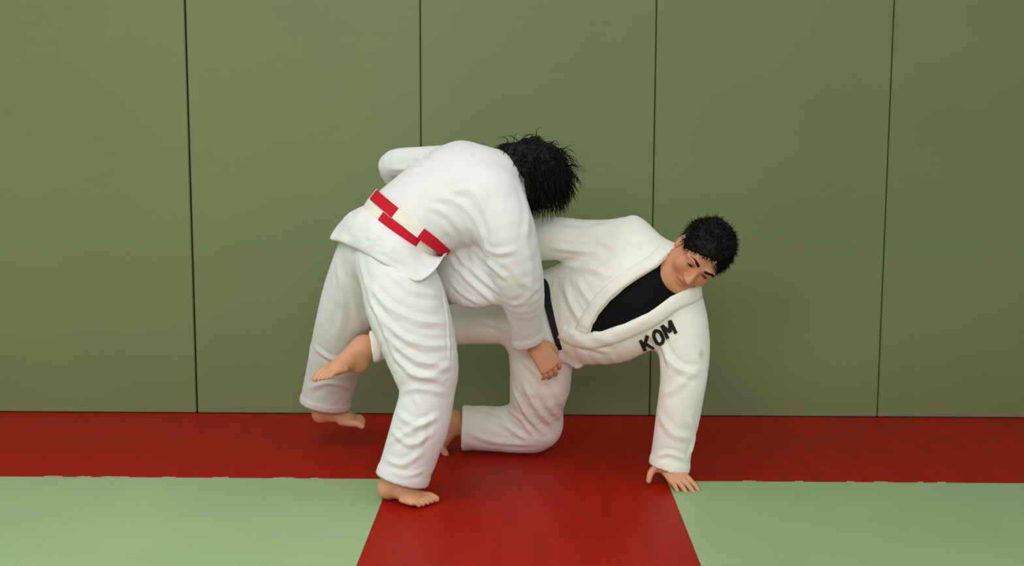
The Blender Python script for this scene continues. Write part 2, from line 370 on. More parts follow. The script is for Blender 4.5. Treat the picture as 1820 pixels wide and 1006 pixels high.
def hand(F, wr, d, pn, side, curl=(.3, .35, .3), S=1.0, spread=.10, thumb=None, tcurl=.5, cv=(1, 1, 1, 1)):
    """d wrist->knuckles, pn the way the palm faces, side=+1/-1 thumb on +/- (d x pn)"""
    wr = np.asarray(wr, float); d = nrm(d); pn = nrm(np.asarray(pn) - d * (np.asarray(pn) @ d)); wv = np.cross(d, pn) * side
    L = lambda x, y, z: wr + S * (wv * x + d * y + pn * z)
    F.tube([L(0, -.015, 0), L(.002, .025, 0), L(.003, .06, -.002), L(0, .092, -.001)], [(S * a, S * b) for a, b in ((.027, .021), (.033, .019), (.040, .016), (.040, .013))], wv, 4, .015)
    F.ell(L(.026, .035, .010), (wv, d, pn), [S * v for v in (.017, .03, .014)], .012)
    for i, (x, ln, r) in enumerate(((.030, .070, .0100), (.010, .077, .0102), (-.010, .072, .0098), (-.029, .057, .0088))):
        p = L(x, .088 - .004 * abs(i - 1), 0); a = 0; P = [L(x * .9, .065, 0), p]; R = [S * r * 1.05, S * r * 1.12]
        for seg, cu in zip((.45, .30, .25), curl):
            a += cu * cv[i]; dr = nrm(d * math.cos(a) + pn * math.sin(a) + wv * spread * (1.2 - i) * .9)
            p = p + dr * ln * seg * S; P.append(p); R.append(S * r * (1.0 - .12 * (len(P) - 2)))
        F.tube(P, R, wv, 2, .004)
    if thumb is None:
        t0 = L(.022, .015, .006); P = [t0, L(.048, .045, .014), L(.058, .075, .014 + .03 * tcurl), L(.058 - .02 * tcurl, .098, .014 + .06 * tcurl)]
    else: P = [L(.015, .015, .006)] + [np.asarray(t) for t in thumb]
    F.tube(P, [S * v for v in (.016, .0125, .0110, .0085)][:len(P)], d, 3, .008)
def foot(F, ankle, heel, ball, up, toe=None, S=1.0, big=1):
    ankle, heel, ball = map(lambda v: np.asarray(v, float), (ankle, heel, ball)); d = nrm(ball - heel); up = nrm(np.asarray(up) - d * (np.asarray(up) @ d)); wv = np.cross(d, up) * big
    td = d if toe is None else nrm(toe); mid = (heel * .45 + ball * .55)
    F.tube([heel, heel * .6 + ball * .4 + up * .006, mid + up * .004 + d * .03, ball], [(S * a, S * b) for a, b in ((.030, .031), (.033, .028), (.040, .022), (.045, .017))], wv, 4, .02)
    F.tube([ankle, ankle * .45 + mid * .55 + up * .018, ball * .75 + mid * .25 + up * .004], [S * v for v in (.038, .032, .018)], wv, 4, .03)
    F.tube([ankle, heel], [S * .036, S * .031], wv, 1, .025)
    for i, (x, ln, r) in enumerate(((.030, .048, .0135), (.010, .044, .0100), (-.008, .040, .0093), (-.024, .034, .0088), (-.037, .027, .0085))):
        p = ball + wv * x * S - up * .003; F.tube([p - d * .03, p + d * .008, p + d * .008 + td * ln * .55 * S + up * .003, p + d * .008 + td * ln * S - up * .004], [S * r * 1.15, S * r * 1.1, S * r, S * r * .9], wv, 2, .004)

# ------------------------------------------------------------------ strands and bands
def strands(name, roots, paths_fn, m, parent, r0=.0016, seg=7, sides=3):
    V = []; Fc = []
    for (p, n) in roots:
        P = paths_fn(p, n, seg)
        if P is None: continue
        P = np.array(P); T = np.gradient(P, axis=0); T /= np.linalg.norm(T, axis=1)[:, None] + 1e-9
        ref = np.array([.3, .5, .8]); b0 = len(V)
        for i in range(len(P)):
            u = nrm(np.cross(T[i], ref) + 1e-6); v = np.cross(T[i], u); r = r0 * (1 - .8 * i / (len(P) - 1))
            for k in range(sides):
                a = 2 * math.pi * k / sides; V.append(P[i] + r * (u * math.cos(a) + v * math.sin(a)))
        for i in range(len(P) - 1):
            for k in range(sides):
                k2 = (k + 1) % sides; Fc.append((b0 + i * sides + k, b0 + i * sides + k2, b0 + (i + 1) * sides + k2, b0 + (i + 1) * sides + k))
    o = link(name, pymesh(name, V, Fc), m); set_parent(o, parent); return o
def join_mesh(base, extra_o):
    """append the strands mesh to the hair base so that hair is one part"""
    me = base.data; V0 = [tuple(v.co) for v in me.vertices]; F0 = [tuple(p.vertices) for p in me.polygons]; n = len(V0)
    e = extra_o.data; V1 = [tuple(v.co) for v in e.vertices]; F1 = [tuple(i + n for i in p.vertices) for p in e.polygons]
    nm = pymesh(me.name, V0 + V1, F0 + F1); nm.materials.append(me.materials[0]); base.data = nm
    bpy.data.objects.remove(extra_o)
def waist_ring(bv, c, axis, ref, n=120, R=.6, lift=.003):
    axis = nrm(axis); u = nrm(np.asarray(ref) - axis * (np.asarray(ref) @ axis)); v = np.cross(axis, u); P = []
    for i in range(n):
        a = 2 * math.pi * i / n; d = u * math.cos(a) + v * math.sin(a)
        r = bv.ray_cast(Vector(c), Vector(d))           # from inside the cloth outward
        q = c + d * ((r[3] if r[0] is not None else .15) + lift); P.append(q)
    P = np.array(P); rad = np.linalg.norm(P - c, axis=1)
    for _ in range(6):                                   # belt pulls tight: even out the radius, never dipping inside
        rad = np.maximum(rad, (np.roll(rad, 1) + np.roll(rad, -1)) / 2)
    return c + (P - c) / np.linalg.norm(P - c, axis=1)[:, None] * rad[:, None], axis
def band(P, axis, hw, th, closed=True, lean=None):
    """flat band of half-width hw, thickness th along points P; returns V, F with face material hook"""
    n = len(P); T = (np.roll(P, -1, 0) - np.roll(P, 1, 0)) if closed else np.gradient(P, axis=0)
    T /= np.linalg.norm(T, axis=1)[:, None]; V = []; Fc = []; S = []
    for i in range(n):
        w = axis if lean is None else lean[i]
        w = nrm(w - T[i] * (w @ T[i])); o = np.cross(T[i], w)
        for (a, b) in ((-1, 0), (-1, 1), (-.5, 1.15), (.5, 1.15), (1, 1), (1, 0)): V.append(P[i] + w * hw * a + o * th * b)
    for i in range(n if closed else n - 1):
        j = (i + 1) % n
        for k in range(6): Fc.append((i * 6 + k, j * 6 + k, j * 6 + (k + 1) % 6, i * 6 + (k + 1) % 6)); S.append(i)
    if not closed: Fc += [tuple(range(5, -1, -1)), tuple(range((n - 1) * 6, n * 6))]; S += [0, n - 1]
    return V, Fc, S

HC, HB = 0.0042, 0.0034          # cell size for cloth and for bodies
def bounds(*p, pad=.22):
    P = np.array(p); return P.min(0) - pad, P.max(0) + pad

# ================================================================== PERSON with the red and white belt (standing, bent over, back to the camera)
A = empty('person', at(715, 893, -1.27) * np.array([1, 1, 0]))
A['label'] = 'person in white jacket and trousers bending forward, back turned, red-and-white belt, curly black hair'
A['category'] = 'person'
wA = nrm((-.49, .72, .46))
# --- jacket
loA, hiA = np.array([-1.05, -1.55, .30]), np.array([.30, -.40, 1.30])
F = Field(loA, hiA, HC)
F.tube([at(676, 456, -1.05), at(699, 426, -1.04), at(722, 396, -1.03), at(782, 360, -1.04), at(845, 335, -1.05), at(893, 322, -1.03)],
       [(.175, .145), (.175, .140), (.168, .128), (.190, .140), (.205, .140), (.12, .11)],
       [(-.46, .80, .36), (-.46, .80, .36), (-.47, .78, .40), wA, wA, wA], 9, 0, cut0=((-.58, -.05, -.81), at(703, 423, -1.04)), deep=.02, cap=.05)
F.tube([at(880, 352, -1.14), at(903, 420, -1.19), at(924, 500, -1.17), at(934, 560, -1.09), at(938, 609, -1.02)], [.100, .095, .080, .062, .054], wA, 5, .05, cut1=(.33, .15, -.93))
F.tube([at(822, 303, -.95), at(755, 292, -.84), at(698, 295, -.76), at(735, 345, -.66), at(795, 395, -.60)], [.090, .064, .052, .056, .056], (0, 0, 1), 5, .04, cut1=(.6, .2, -.5))
F.tube([at(880, 330, -1.05), at(915, 318, -1.03)], [.095, .07], wA, 1, .05)
bvW = bvh_of(*F.mesh(3))
F.tube([at(798, 448, -1.00), at(838, 466, -1.05), at(905, 452, -1.12)], [(.115, .05), (.160, .06), (.14, .06)], (.25, 0, 1), 5, .05)
VA, QA = F.mesh(3)
sA = [([(640, 455), (690, 420), (760, 425)], .012, .004), ([(690, 470), (735, 440), (778, 445)], .010, .005), ([(705, 486), (745, 462), (780, 468)], .009, .005),
      ([(790, 345), (840, 340), (872, 400), (880, 450)], .013, .007), ([(770, 350), (815, 360), (850, 400), (865, 450)], .011, .006), ([(760, 365), (800, 385), (830, 430), (850, 490)], .011, .006),
      ([(790, 400), (815, 440), (830, 500)], .011, .006), ([(795, 430), (830, 470), (885, 520)], .011, .008), ([(800, 462), (835, 500), (880, 540)], .010, .008), ([(798, 495), (820, 520), (850, 540)], .009, .006), ([(830, 430), (865, 465), (905, 500)], .012, .007), ([(860, 440), (885, 450), (915, 445)], .010, .005),
      ([(925, 330), (938, 380), (935, 430)], .013, .005), ([(905, 470), (925, 500), (955, 515)], .011, .0035), ([(910, 545), (930, 535), (958, 510)], .010, .003), ([(935, 430), (945, 480), (940, 540)], .012, .003),
      ([(700, 275), (740, 280), (775, 290)], .010, .004), ([(690, 300), (730, 300), (760, 295)], .010, .005)]
VA = folds(VA, QA, sA, (.0022, 7.0, (1, 1, 1)), 3, [(at(938, 609, -1.02), (.33, .15, -.93), .030)])
jacketA = solid('jacket', VA, QA, M['gi_a'], A)
bvA = bvh_of(VA, QA)
# --- tail of the jacket below the belt: a flared cloth shell from the waist to an uneven hem
def tail():
    c = at(712, 408, -1.035); ax = nrm((.57, .03, .82)); P, ax = waist_ring(bvW, c, ax, (0, -1, 0), 144, lift=-.001)
    u = nrm(np.array((0, -1, 0)) - ax * (np.array((0, -1, 0)) @ ax)); v = np.cross(ax, u)
    hem = [at(*q) for q in ((585, 424, -1.00), (620, 436, -1.12), (660, 456, -1.205), (702, 480, -1.25), (741, 501, -1.27), (770, 483, -1.245), (789, 455, -1.17), (803, 436, -1.02), (775, 420, -.87), (705, 412, -.79), (640, 410, -.82), (598, 414, -.90))]
    Hc = catmull(np.array(hem + [hem[0]]), 14)[:-1]
    an = np.arctan2((Hc - c) @ v, (Hc - c) @ u); o = np.argsort(an); an = an[o]; Hc = Hc[o]
    an = np.concatenate([an - 2 * math.pi, an, an + 2 * math.pi]); Hc = np.vstack([Hc, Hc, Hc])
    n = len(P); th = np.arctan2((P - c) @ v, (P - c) @ u); hm = np.stack([np.interp(th, an, Hc[:, k]) for k in range(3)], 1)
    rows = []; K = 22
    for s in np.linspace(0, 1, K):
        q = P * (1 - s) + hm * s; rad = q - c; rad = rad - np.outer(rad @ ax, ax); rad /= np.linalg.norm(rad, axis=1)[:, None]
        rip = .0035 * s * np.sin(th * 9 + 1.3 * np.sin(th * 3)) + .004 * s * vnoise(np.stack([th * 3.5, np.full(n, s * 4.0), np.zeros(n)], 1), 4) + .003 * math.sin(s * math.pi) * vnoise(np.stack([th * 7 + s * 3, np.full(n, s * 9.0), np.zeros(n)], 1), 9)
        q = q + rad * (.020 * math.sin(math.pi * s ** .8) + rip + (.0022 if .84 < s < .995 else 0))[:, None]
        rows.append(q)
    R = np.array(rows); ctr = R.mean(1, keepdims=True); inn = []
    for k in range(K):
        rad = R[k] - c; rad = rad - np.outer(rad @ ax, ax); rad /= np.linalg.norm(rad, axis=1)[:, None]; inn.append(R[k] - rad * .006)
    V = np.vstack([R.reshape(-1, 3), np.array(inn).reshape(-1, 3)]); o = K * n; Fc = []
    for i in range(K - 1):
        for j in range(n):
            k = (j + 1) % n; Fc += [(i * n + j, (i + 1) * n + j, (i + 1) * n + k, i * n + k), (o + i * n + j, o + i * n + k, o + (i + 1) * n + k, o + (i + 1) * n + j)]
    for j in range(n):
        k = (j + 1) % n; a = (K - 1) * n; Fc += [(a + j, o + a + j, o + a + k, a + k), (j, k, o + k, o + j)]
    me = pymesh('jacket_tail', V, Fc); cc = me.color_attributes.new('tint', 'FLOAT_COLOR', 'POINT'); cc.data.foreach_set('color', np.ones(len(V) * 4, np.float32))
    return link('jacket_tail', me, M['gi_a'], jacketA)
tail()
# --- belt, wrapped twice, red and cream lengths in turn
axB = nrm((.61, .08, .79))
def belt_wrap(c, ax, lift, colour_fn, V0):
    P, ax = waist_ring(bvW, c, ax, (0, -1, 0), 160, lift=lift)
    V, Fc, S = band(P, ax, .0195, .0045); px = proj(P)[0]; arc = np.arange(len(P)); mi = [colour_fn(px[i], P[i][1], i) for i in S]
    return V, [tuple(k + V0 for k in f) for f in Fc], mi
cW = at(722, 398, -1.03)
ca = lambda x, y, i: (1 if (x < 702 or x > 747) else 0) if y < -1.03 else (i // 11) % 2
cb = lambda x, y, i: (1 if 675 < x < 741 else 0) if y < -1.03 else (i // 13 + 1) % 2
v1, f1, m1 = belt_wrap(at(715, 404, -1.03), nrm((.56, .02, .83)), .002, cb, 0)
v2, f2, m2 = belt_wrap(at(726, 393, -1.03), axB, .006, ca, len(v1))
me = pymesh('belt', v1 + v2, f1 + f2, False); beltA = link('belt', me, M['belt_white']); me.materials.append(M['belt_red']); me.polygons.foreach_set('material_index', m1 + m2)
set_parent(beltA, A); beltA['label'] = 'belt of alternating red and cream lengths, wrapped twice'
# --- trousers
F = Field((-1.10, -1.55, .0), (.0, -.25, 1.05), HC)
F.tube([at(728, 385, -1.03), at(705, 425, -1.03), at(690, 462, -1.03)], [(.14, .105), (.165, .125), (.15, .12)], (-.46, .80, .36), 4, 0)
F.tube([at(698, 462, -1.09), at(722, 540, -1.16), at(752, 638, -1.21), at(759, 694, -1.23), at(747, 755, -1.25), at(731, 805, -1.255), at(715, 851, -1.26)], [.118, .138, .117, .095, .096, .091, .087], (0, 1, 0), 5, .05, cut1=(-.27, -.06, -.96))
F.tube([at(660, 440, -.96), at(630, 520, -.85), at(606, 590, -.75), at(592, 655, -.62), at(577, 719, -.52)], [.115, .112, .102, .100, .098], (1, 0, 0), 5, .04, cut1=(-.18, 0, -.98))
V, Q = F.mesh(3)
sT = [([(650, 500), (690, 545), (745, 570), (798, 575)], .013, .007), ([(655, 530), (690, 580), (740, 610), (800, 615)], .012, .008), ([(668, 560), (695, 605), (740, 640), (795, 650)], .012, .008),
      ([(680, 590), (705, 635), (745, 665), (790, 672)], .011, .007), ([(690, 480), (730, 515), (785, 525)], .012, .006), ([(700, 635), (735, 665), (785, 680)], .011, .007), ([(712, 660), (755, 670), (800, 650)], .012, .006),
      ([(705, 700), (745, 690), (795, 700)], .011, .006), ([(700, 730), (740, 755), (780, 740)], .011, .007), ([(695, 765), (730, 790), (768, 770)], .010, .007), ([(690, 790), (720, 770), (770, 745)], .010, .006),
      ([(685, 815), (715, 825), (750, 805)], .010, .006), ([(690, 835), (725, 845), (755, 835)], .008, .004), ([(735, 700), (755, 745), (745, 800)], .010, .005), ([(778, 480), (795, 560), (800, 640)], .006, .004),
      ([(640, 460), (655, 520), (690, 600)], .012, .005), ([(600, 470), (610, 540), (600, 600)], .014, .006), ([(620, 480), (630, 540), (640, 590)], .013, .006), ([(560, 620), (600, 640), (640, 610)], .012, .006), ([(550, 690), (585, 680), (625, 690)], .012, .005)]
V = folds(V, Q, sT, (.0024, 8.0, (1.2, 1, .6)), 8, [(at(715, 851, -1.26), (-.27, -.06, -.96), .032), (at(577, 719, -.52), (-.18, 0, -.98), .032)])
trA = solid('trousers', V, Q, M['gi_a'], A)
# --- body
F = Field((-1.10, -1.55, -.01), (.30, -.35, 1.30), HB)
F.tube([at(690, 455, -1.03), at(722, 398, -1.03), at(785, 360, -1.04), at(845, 337, -1.04), at(885, 325, -1.03)], [(.14, .10), (.125, .085), (.14, .095), (.155, .09), (.08, .07)], wA, 4, 0)
F.tube([at(700, 455, -1.09), at(724, 545, -1.16), at(754, 645, -1.21), at(742, 740, -1.24), at(706, 848, -1.255)], [.09, .078, .058, .052, .036], (0, 1, 0), 4, .04)
F.tube([at(660, 445, -.96), at(630, 520, -.85), at(606, 590, -.75), at(593, 660, -.62), at(588, 724, -.51)], [.09, .076, .056, .05, .035], (0, 1, 0), 4, .04)
F.tube([at(870, 350, -1.12), at(903, 420, -1.18), at(926, 503, -1.17), at(936, 560, -1.09), at(944, 603, -1.015)], [.055, .05, .042, .038, .028], (0, 1, 0), 4, .03)
F.tube([at(822, 303, -.95), at(755, 292, -.84), at(700, 295, -.76), at(740, 345, -.66), at(800, 397, -.60)], [.055, .045, .038, .036, .027], (0, 1, 0), 4, .03)
foot(F, at(703, 853, -1.255), at(689, 868, -1.25), at(738, 884, -1.30), (0.15, -.2, 1), toe=(1, -.12, -.12), big=-1)
foot(F, at(590, 724, -.51), at(570, 736, -.50), at(624, 745, -.53), (.1, -.2, 1), toe=(1, -.1, -.15), big=1)
hand(F, at(948, 612, -1.005), at(984, 660, -.985) - at(948, 612, -1.005), (-.35, .85, -.25), 1, (.30, .55, .5), 1.1, .05, tcurl=.4)
hand(F, at(805, 402, -.595), (.6, .1, -.5), (.2, -.6, -.6), -1, (.9, 1.1, .8), 1.0, .03, tcurl=.9)
F.tube([at(880, 327, -1.03), at(915, 318, -1.01), at(935, 318, -1.0)], [.06, .055, .055], wA, 3, .03)
hcA = at(937, 315, -.99)
hL, hax = head(F, hcA, (.62, .50, -.55), (.72, -.25, .42), 1.0)
V, Q = F.mesh(2)
solid('body', V, Q, M['skin'], A)
# --- hair: thick mop with loose curly locks hanging down
Fh = Field(hcA - .22, hcA + .22, .005)
Fh.ell(hL(0, -.02, .035), hax, (.100, .108, .100), 0)
Fh.ell(hL(0, -.055, -.03), hax, (.092, .066, .095), .04)
Fh.ell(at(908, 290, -1.0), hax, (.055, .055, .05), .04)
Fh.ell(hL(0, .03, .06), hax, (.085, .08, .075), .04)
V, Q = Fh.mesh(2); Nn = normals(V, Q); V = V + Nn * (.010 * vnoise(V * 45, 2) + .008 * vnoise(V * 90, 3))[:, None]
hairA = solid('hair', V, Q, M['hair'], A)
rr = np.random.RandomState(7); pick = rr.choice(len(V), 3400)
Nh = normals(V, Q)
def path_curly(p, n, seg):
    if (p - hcA) @ hax[1] > .075 and (p - hcA) @ hax[2] < .02: return None
    ln = rr.uniform(.04, .09); d = nrm(n * .45 + rr.normal(0, .55, 3) + np.array([.15, -.05, -.55])); P = [p - n * .006]; q = P[0]
    ph = rr.uniform(0, 6.28); cu = nrm(np.cross(d, rr.normal(0, 1, 3))); cv = np.cross(d, cu); amp = rr.uniform(.2, .8)
    for i in range(seg):
        d = nrm(d + np.array([.02, 0, -.26]) + amp * (cu * math.cos(ph + i * 1.1) + cv * math.sin(ph + i * 1.1)) * .5); q = q + d * ln / seg; P.append(q)
    return P
join_mesh(hairA, strands('locks', [(V[i], Nh[i]) for i in pick], path_curly, M['hair'], A, .0023, 7))

# ================================================================== PERSON with the dark belt (on one knee and one hand, chest to the camera)
B = empty('person', at(965, 803, -.616) * np.array([1, 1, 0]))
B['label'] = 'person in off-white jacket, dark belt and black undershirt, kneeling with one hand on the floor'
B['category'] = 'person'
wW = (-.25, .30, .92); wC = (-.40, .42, .78)
TB = [at(948, 578, -.78), at(990, 556, -.80), at(1062, 545, -.86), at(1120, 520, -.91), at(1165, 496, -.95), at(1195, 482, -.97)]
TW = [wW, wW, wC, wC, wC, wC]
F = Field((-.25, -1.35, .02), (.85, -.50, 1.20), HC)
F.tube(TB, [(.185, .160), (.165, .130), (.215, .150), (.215, .150), (.150, .115), (.10, .09)], TW, 5, 0, cut0=(-.95, .05, -.28), deep=.10)
F.tube([at(1195, 528, -.96), at(1213, 595, -.99), at(1216, 662, -1.01), at(1206, 735, -1.01), at(1195, 795, -1.0), at(1189, 831, -1.0)], [.105, .094, .083, .077, .071, .070], (1, 0, 0), 5, .05, cut1=(-.22, -.05, -.97))
F.tube([at(1118, 436, -.84), at(1050, 428, -.85), at(985, 424, -.87), at(925, 432, -.85), at(880, 445, -.80)], [.100, .075, .078, .070, .062], (0, 0, 1), 5, .05, cut1=(-.9, .3, -.1))
F.tube([at(1105, 425, -.84), at(1126, 397, -.84)], [.05, .022], (0, 0, 1), 1, .03)
F.tube([at(1122, 440, -.86), at(1180, 470, -.93)], [.095, .07], (0, 0, 1), 1, .04)
F.tube([at(1012, 615, -.87), at(1019, 634, -.88), at(1027, 650, -.88)], [(.050, .02), (.034, .012), (.012, .008)], (1, 0, .3), 3, .035)
# opening of the jacket down the chest
OPEN = [(1048, 592), (1062, 562), (1084, 535), (1110, 513), (1138, 494), (1168, 476), (1186, 458), (1216, 462), (1244, 500), (1222, 514), (1192, 527), (1152, 556), (1110, 576), (1078, 586)]
def poly_sdf(x, y, P):
    d = np.full(x.shape, 1e9); s = np.zeros(x.shape, bool)
    for i in range(len(P)):
        ax, ay = P[i]; bx, by = P[(i + 1) % len(P)]; ex, ey = bx - ax, by - ay
        t = np.clip(((x - ax) * ex + (y - ay) * ey) / (ex * ex + ey * ey), 0, 1); d = np.minimum(d, (x - ax - t * ex) ** 2 + (y - ay - t * ey) ** 2)
        s ^= ((ay > y) != (by > y)) & (x < (bx - ax) * (y - ay) / ((by - ay) if by != ay else 1e-9) + ax)
    return np.where(s, -1, 1) * np.sqrt(d)
sl = F.sl(at(1040, 600, -1.0) - .12, at(1250, 450, -1.0) + .2); X, Y, Z = np.meshgrid(*[F.ax[i][sl[i]] for i in range(3)], indexing='ij')
gx, gy = proj(np.stack([X, Y, Z], -1).reshape(-1, 3)); ps = poly_sdf(gx, gy, OPEN).reshape(X.shape) / 510.0
F.mix(sl, np.maximum(ps, Y + .93).astype(np.float32), .006, 'sub')
VB, QB = F.mesh(3)
sB = [([(1060, 420), (1090, 440), (1130, 440)], .014, .006), ([(990, 405), (1040, 410), (1080, 400)], .013, .005), ([(980, 440), (1030, 445), (1075, 450)], .012, .006), ([(1000, 470), (1050, 480), (1090, 470)], .013, .007),
      ([(1000, 500), (1020, 550), (1050, 590), (1090, 610)], .012, .008), ([(1010, 580), (1035, 610), (1080, 625)], .012, .006), ([(1040, 470), (1080, 490), (1120, 480)], .013, .006), ([(1025, 500), (1045, 530), (1060, 545)], .012, .006),
      ([(1182, 630), (1205, 655), (1240, 665)], .013, .006), ([(1178, 700), (1200, 690), (1235, 660)], .013, .004), ([(1172, 740), (1195, 770), (1232, 780)], .014, .004), ([(1225, 740), (1234, 775), (1226, 810)], .011, .006), ([(1166, 812), (1190, 806), (1222, 818)], .009, .004), ([(1150, 590), (1180, 620), (1190, 660)], .013, .006)]
VB = folds(VB, QB, [(a, b, c * 1.35) for a, b, c in sB], (.0024, 7.0, (1, 1, 1)), 21, [(at(1189, 831, -1.0), (-.22, -.05, -.97), .032)])
bvB = bvh_of(VB, QB)
tB = np.ones((len(VB), 3)); st = hit(bvB, 1246, 630)
if st is not None:
    dd = np.linalg.norm((VB - st[0]) * np.array([1.5, 1, .8]), axis=1); tB *= 1 - np.array([.22, .20, .26]) * np.exp(-(dd / .018) ** 4)[:, None]
solid('jacket', VB, QB, M['gi_b'], B, tB)
jacketB = B.children[-1]
# undershirt seen in the opening
F = Field((.10, -1.25, .30), (.70, -.55, 1.05), HC)
F.tube(TB[1:], [(.14, .11), (.20, .134), (.20, .134), (.13, .098), (.072, .066)], TW[1:], 5, 0)
V, Q = F.mesh(3); V = folds(V, Q, [], (.002, 8, (1, 1, 1)), 31)
solid('undershirt', V, Q, M['shirt'], B)
# lapels: stitched bands along both sides of the opening
def lapel(edge, out, width_px=26):
    E_ = catmull(np.array(edge, float), 6); T = np.gradient(E_, axis=0); T /= np.linalg.norm(T, axis=1)[:, None]; Nn = np.stack([-T[:, 1], T[:, 0]], 1) * out
    rows = []
    for e, n in zip(E_, Nn):
        row = []
        for k in np.linspace(0.10, 1, 5):
            r = hit(bvB, *(e + n * width_px * k))
            if r is None: row = None; break
            row.append(r[0] + .004 * nrm(CC - r[0]))
        if row is not None and (not rows or np.linalg.norm(row[0] - rows[-1][0]) < .07): rows.append(row)
    R = np.array(rows); R[1:-1] = (R[:-2] + 2 * R[1:-1] + R[2:]) / 4; R[1:-1] = (R[:-2] + 2 * R[1:-1] + R[2:]) / 4
    n, m = R.shape[:2]; toc = nrm(CC - R.mean((0, 1))); prof = np.array([.0, .004, .005, .004, .0]); top = R + toc * prof[None, :, None] + toc * .004; bot = R - toc * .006
    V = np.vstack([top.reshape(-1, 3), bot.reshape(-1, 3)]); o = n * m; Fc = []
    for i in range(n - 1):
        for j in range(m - 1):
            a = i * m + j; Fc += [(a, a + 1, a + m + 1, a + m), (o + a, o + a + m, o + a + m + 1, o + a + 1)]
        a = i * m; Fc += [(a, a + m, o + a + m, o + a)]; a = i * m + m - 1; Fc += [(a, o + a, o + a + m, a + m)]
    Fc += [tuple(list(range(m)) + [o + j for j in range(m - 1, -1, -1)]), tuple([(n - 1) * m + j for j in range(m - 1, -1, -1)] + [o + (n - 1) * m + j for j in range(m)])]
    me = pymesh('lapel', V, Fc); at_ = me.color_attributes.new('tint', 'FLOAT_COLOR', 'POINT'); at_.data.foreach_set('color', np.ones(len(V) * 4, np.float32))
    q = link('lapel', me, M['gi_b'], jacketB)
    return q
lapel([(1046, 594), (1062, 562), (1084, 535), (1110, 513), (1138, 494), (1168, 476), (1184, 460), (1191, 452)], -1)
lapel([(1004, 578), (1024, 590), (1048, 595), (1078, 588), (1110, 577), (1152, 557), (1192, 528), (1222, 515), (1240, 504), (1250, 492)], 1)
# printed lettering beside the lower lapel
GL = {'K': [[(0, 0), (0, 1)], [(0, .45), (.8, 1)], [(.25, .6), (.85, 0)]], 'O': [[(.42, 0), (.1, .2), (.05, .5), (.1, .8), (.42, 1), (.75, .8), (.8, .5), (.75, .2), (.42, 0)]], 'M': [[(0, 0), (0, 1)], [(0, 1), (.45, .3)], [(.45, .3), (.9, 1)], [(.9, 1), (.9, 0)]]}
bl = nrm2 = np.array([.84, -.54]); upv = np.array([-.42, -.90]); lv, lf = [], []
for ch, org in zip('KOM', ((1149, 628), (1169, 616), (1187, 602))):
    for strk in GL[ch]:
        P = []
        for (x, y) in catmull(np.array(strk, float), 4) if len(strk) > 2 else np.linspace(strk[0], strk[1], 6):
            q = np.array(org) + bl * x * 19 + upv * y * 26; r = hit(bvB, *q)
            if r is not None: P.append(r[0] + .0025 * nrm(CC - r[0]))
        if len(P) < 2: continue
        P = np.array(P); toc = nrm(CC - P.mean(0)); T = np.gradient(P, axis=0)
        v, f, s = band(P, None, .0062, .0015, False, [np.cross(toc, t) for t in T]); b0 = len(lv); lv += v; lf += [tuple(b0 + i for i in q) for q in f]
lt = link('lettering', pymesh('lettering', lv, lf, False), M['print'], jacketB); lt['label'] = 'black printed letters'
# --- belt
P, ax = waist_ring(bvB, at(989, 556, -.80), (.95, -.05, .28), (0, -1, 0), 120)
v, f, s = band(P, ax, .026, .006); bb = link('belt', pymesh('belt', v, f, False), M['belt_dark']); set_parent(bb, B); bb['label'] = 'plain dark belt'
# --- trousers
F = Field((-.75, -1.25, -.005), (.25, -.35, .90), HC)
F.tube([at(1000, 552, -.80), at(955, 578, -.79)], [(.125, .10), (.135, .11)], wW, 1, 0)
F.tube([at(958, 585, -.79), at(961, 670, -.765), at(950, 742, -.67)], [.118, .115, .096], (0, 1, 0), 5, .05)
F.tube([at(955, 757, -.655), at(940, 764, -.645), at(885, 762, -.635), at(823, 761, -.63)], [.090, .088, .088, .086], (0, 1, 0), 4, .06, cut1=(-1, 0, 0.02))
F.tube([at(955, 560, -.82), at(890, 570, -.74), at(822, 576, -.68), at(745, 592, -.78), at(690, 608, -.88), at(662, 617, -.925)], [.105, .085, .08, .068, .058, .055], (0, 0, 1), 5, .05, cut1=(-.95, -.1, -.15))
V, Q = F.mesh(3)
sP = [([(930, 680), (950, 720), (985, 760)], .012, .007), ([(955, 660), (975, 720), (995, 745)], .012, .007), ([(912, 690), (935, 735), (965, 770)], .012, .008), ([(850, 735), (890, 750), (940, 785)], .012, .007), ([(835, 770), (880, 785), (950, 790)], .012, .005),
      ([(895, 720), (925, 745), (945, 770)], .010, .006), ([(985, 690), (1000, 720), (1005, 750)], .012, .005), ([(930, 640), (950, 660), (985, 690)], .012, .006), ([(815, 580), (850, 570), (900, 585)], .011, .005), ([(670, 600), (675, 620), (672, 640)], .009, .004)]
V = folds(V, Q, sP, (.0026, 8.0, (1, 1, .8)), 41, [(at(823, 761, -.63), (-1, 0, .02), .030), (at(662, 617, -.925), (-.95, -.1, -.15), .025)])
V[:, 2] = np.maximum(V[:, 2], .001)
solid('trousers', V, Q, M['gi_b'], B)
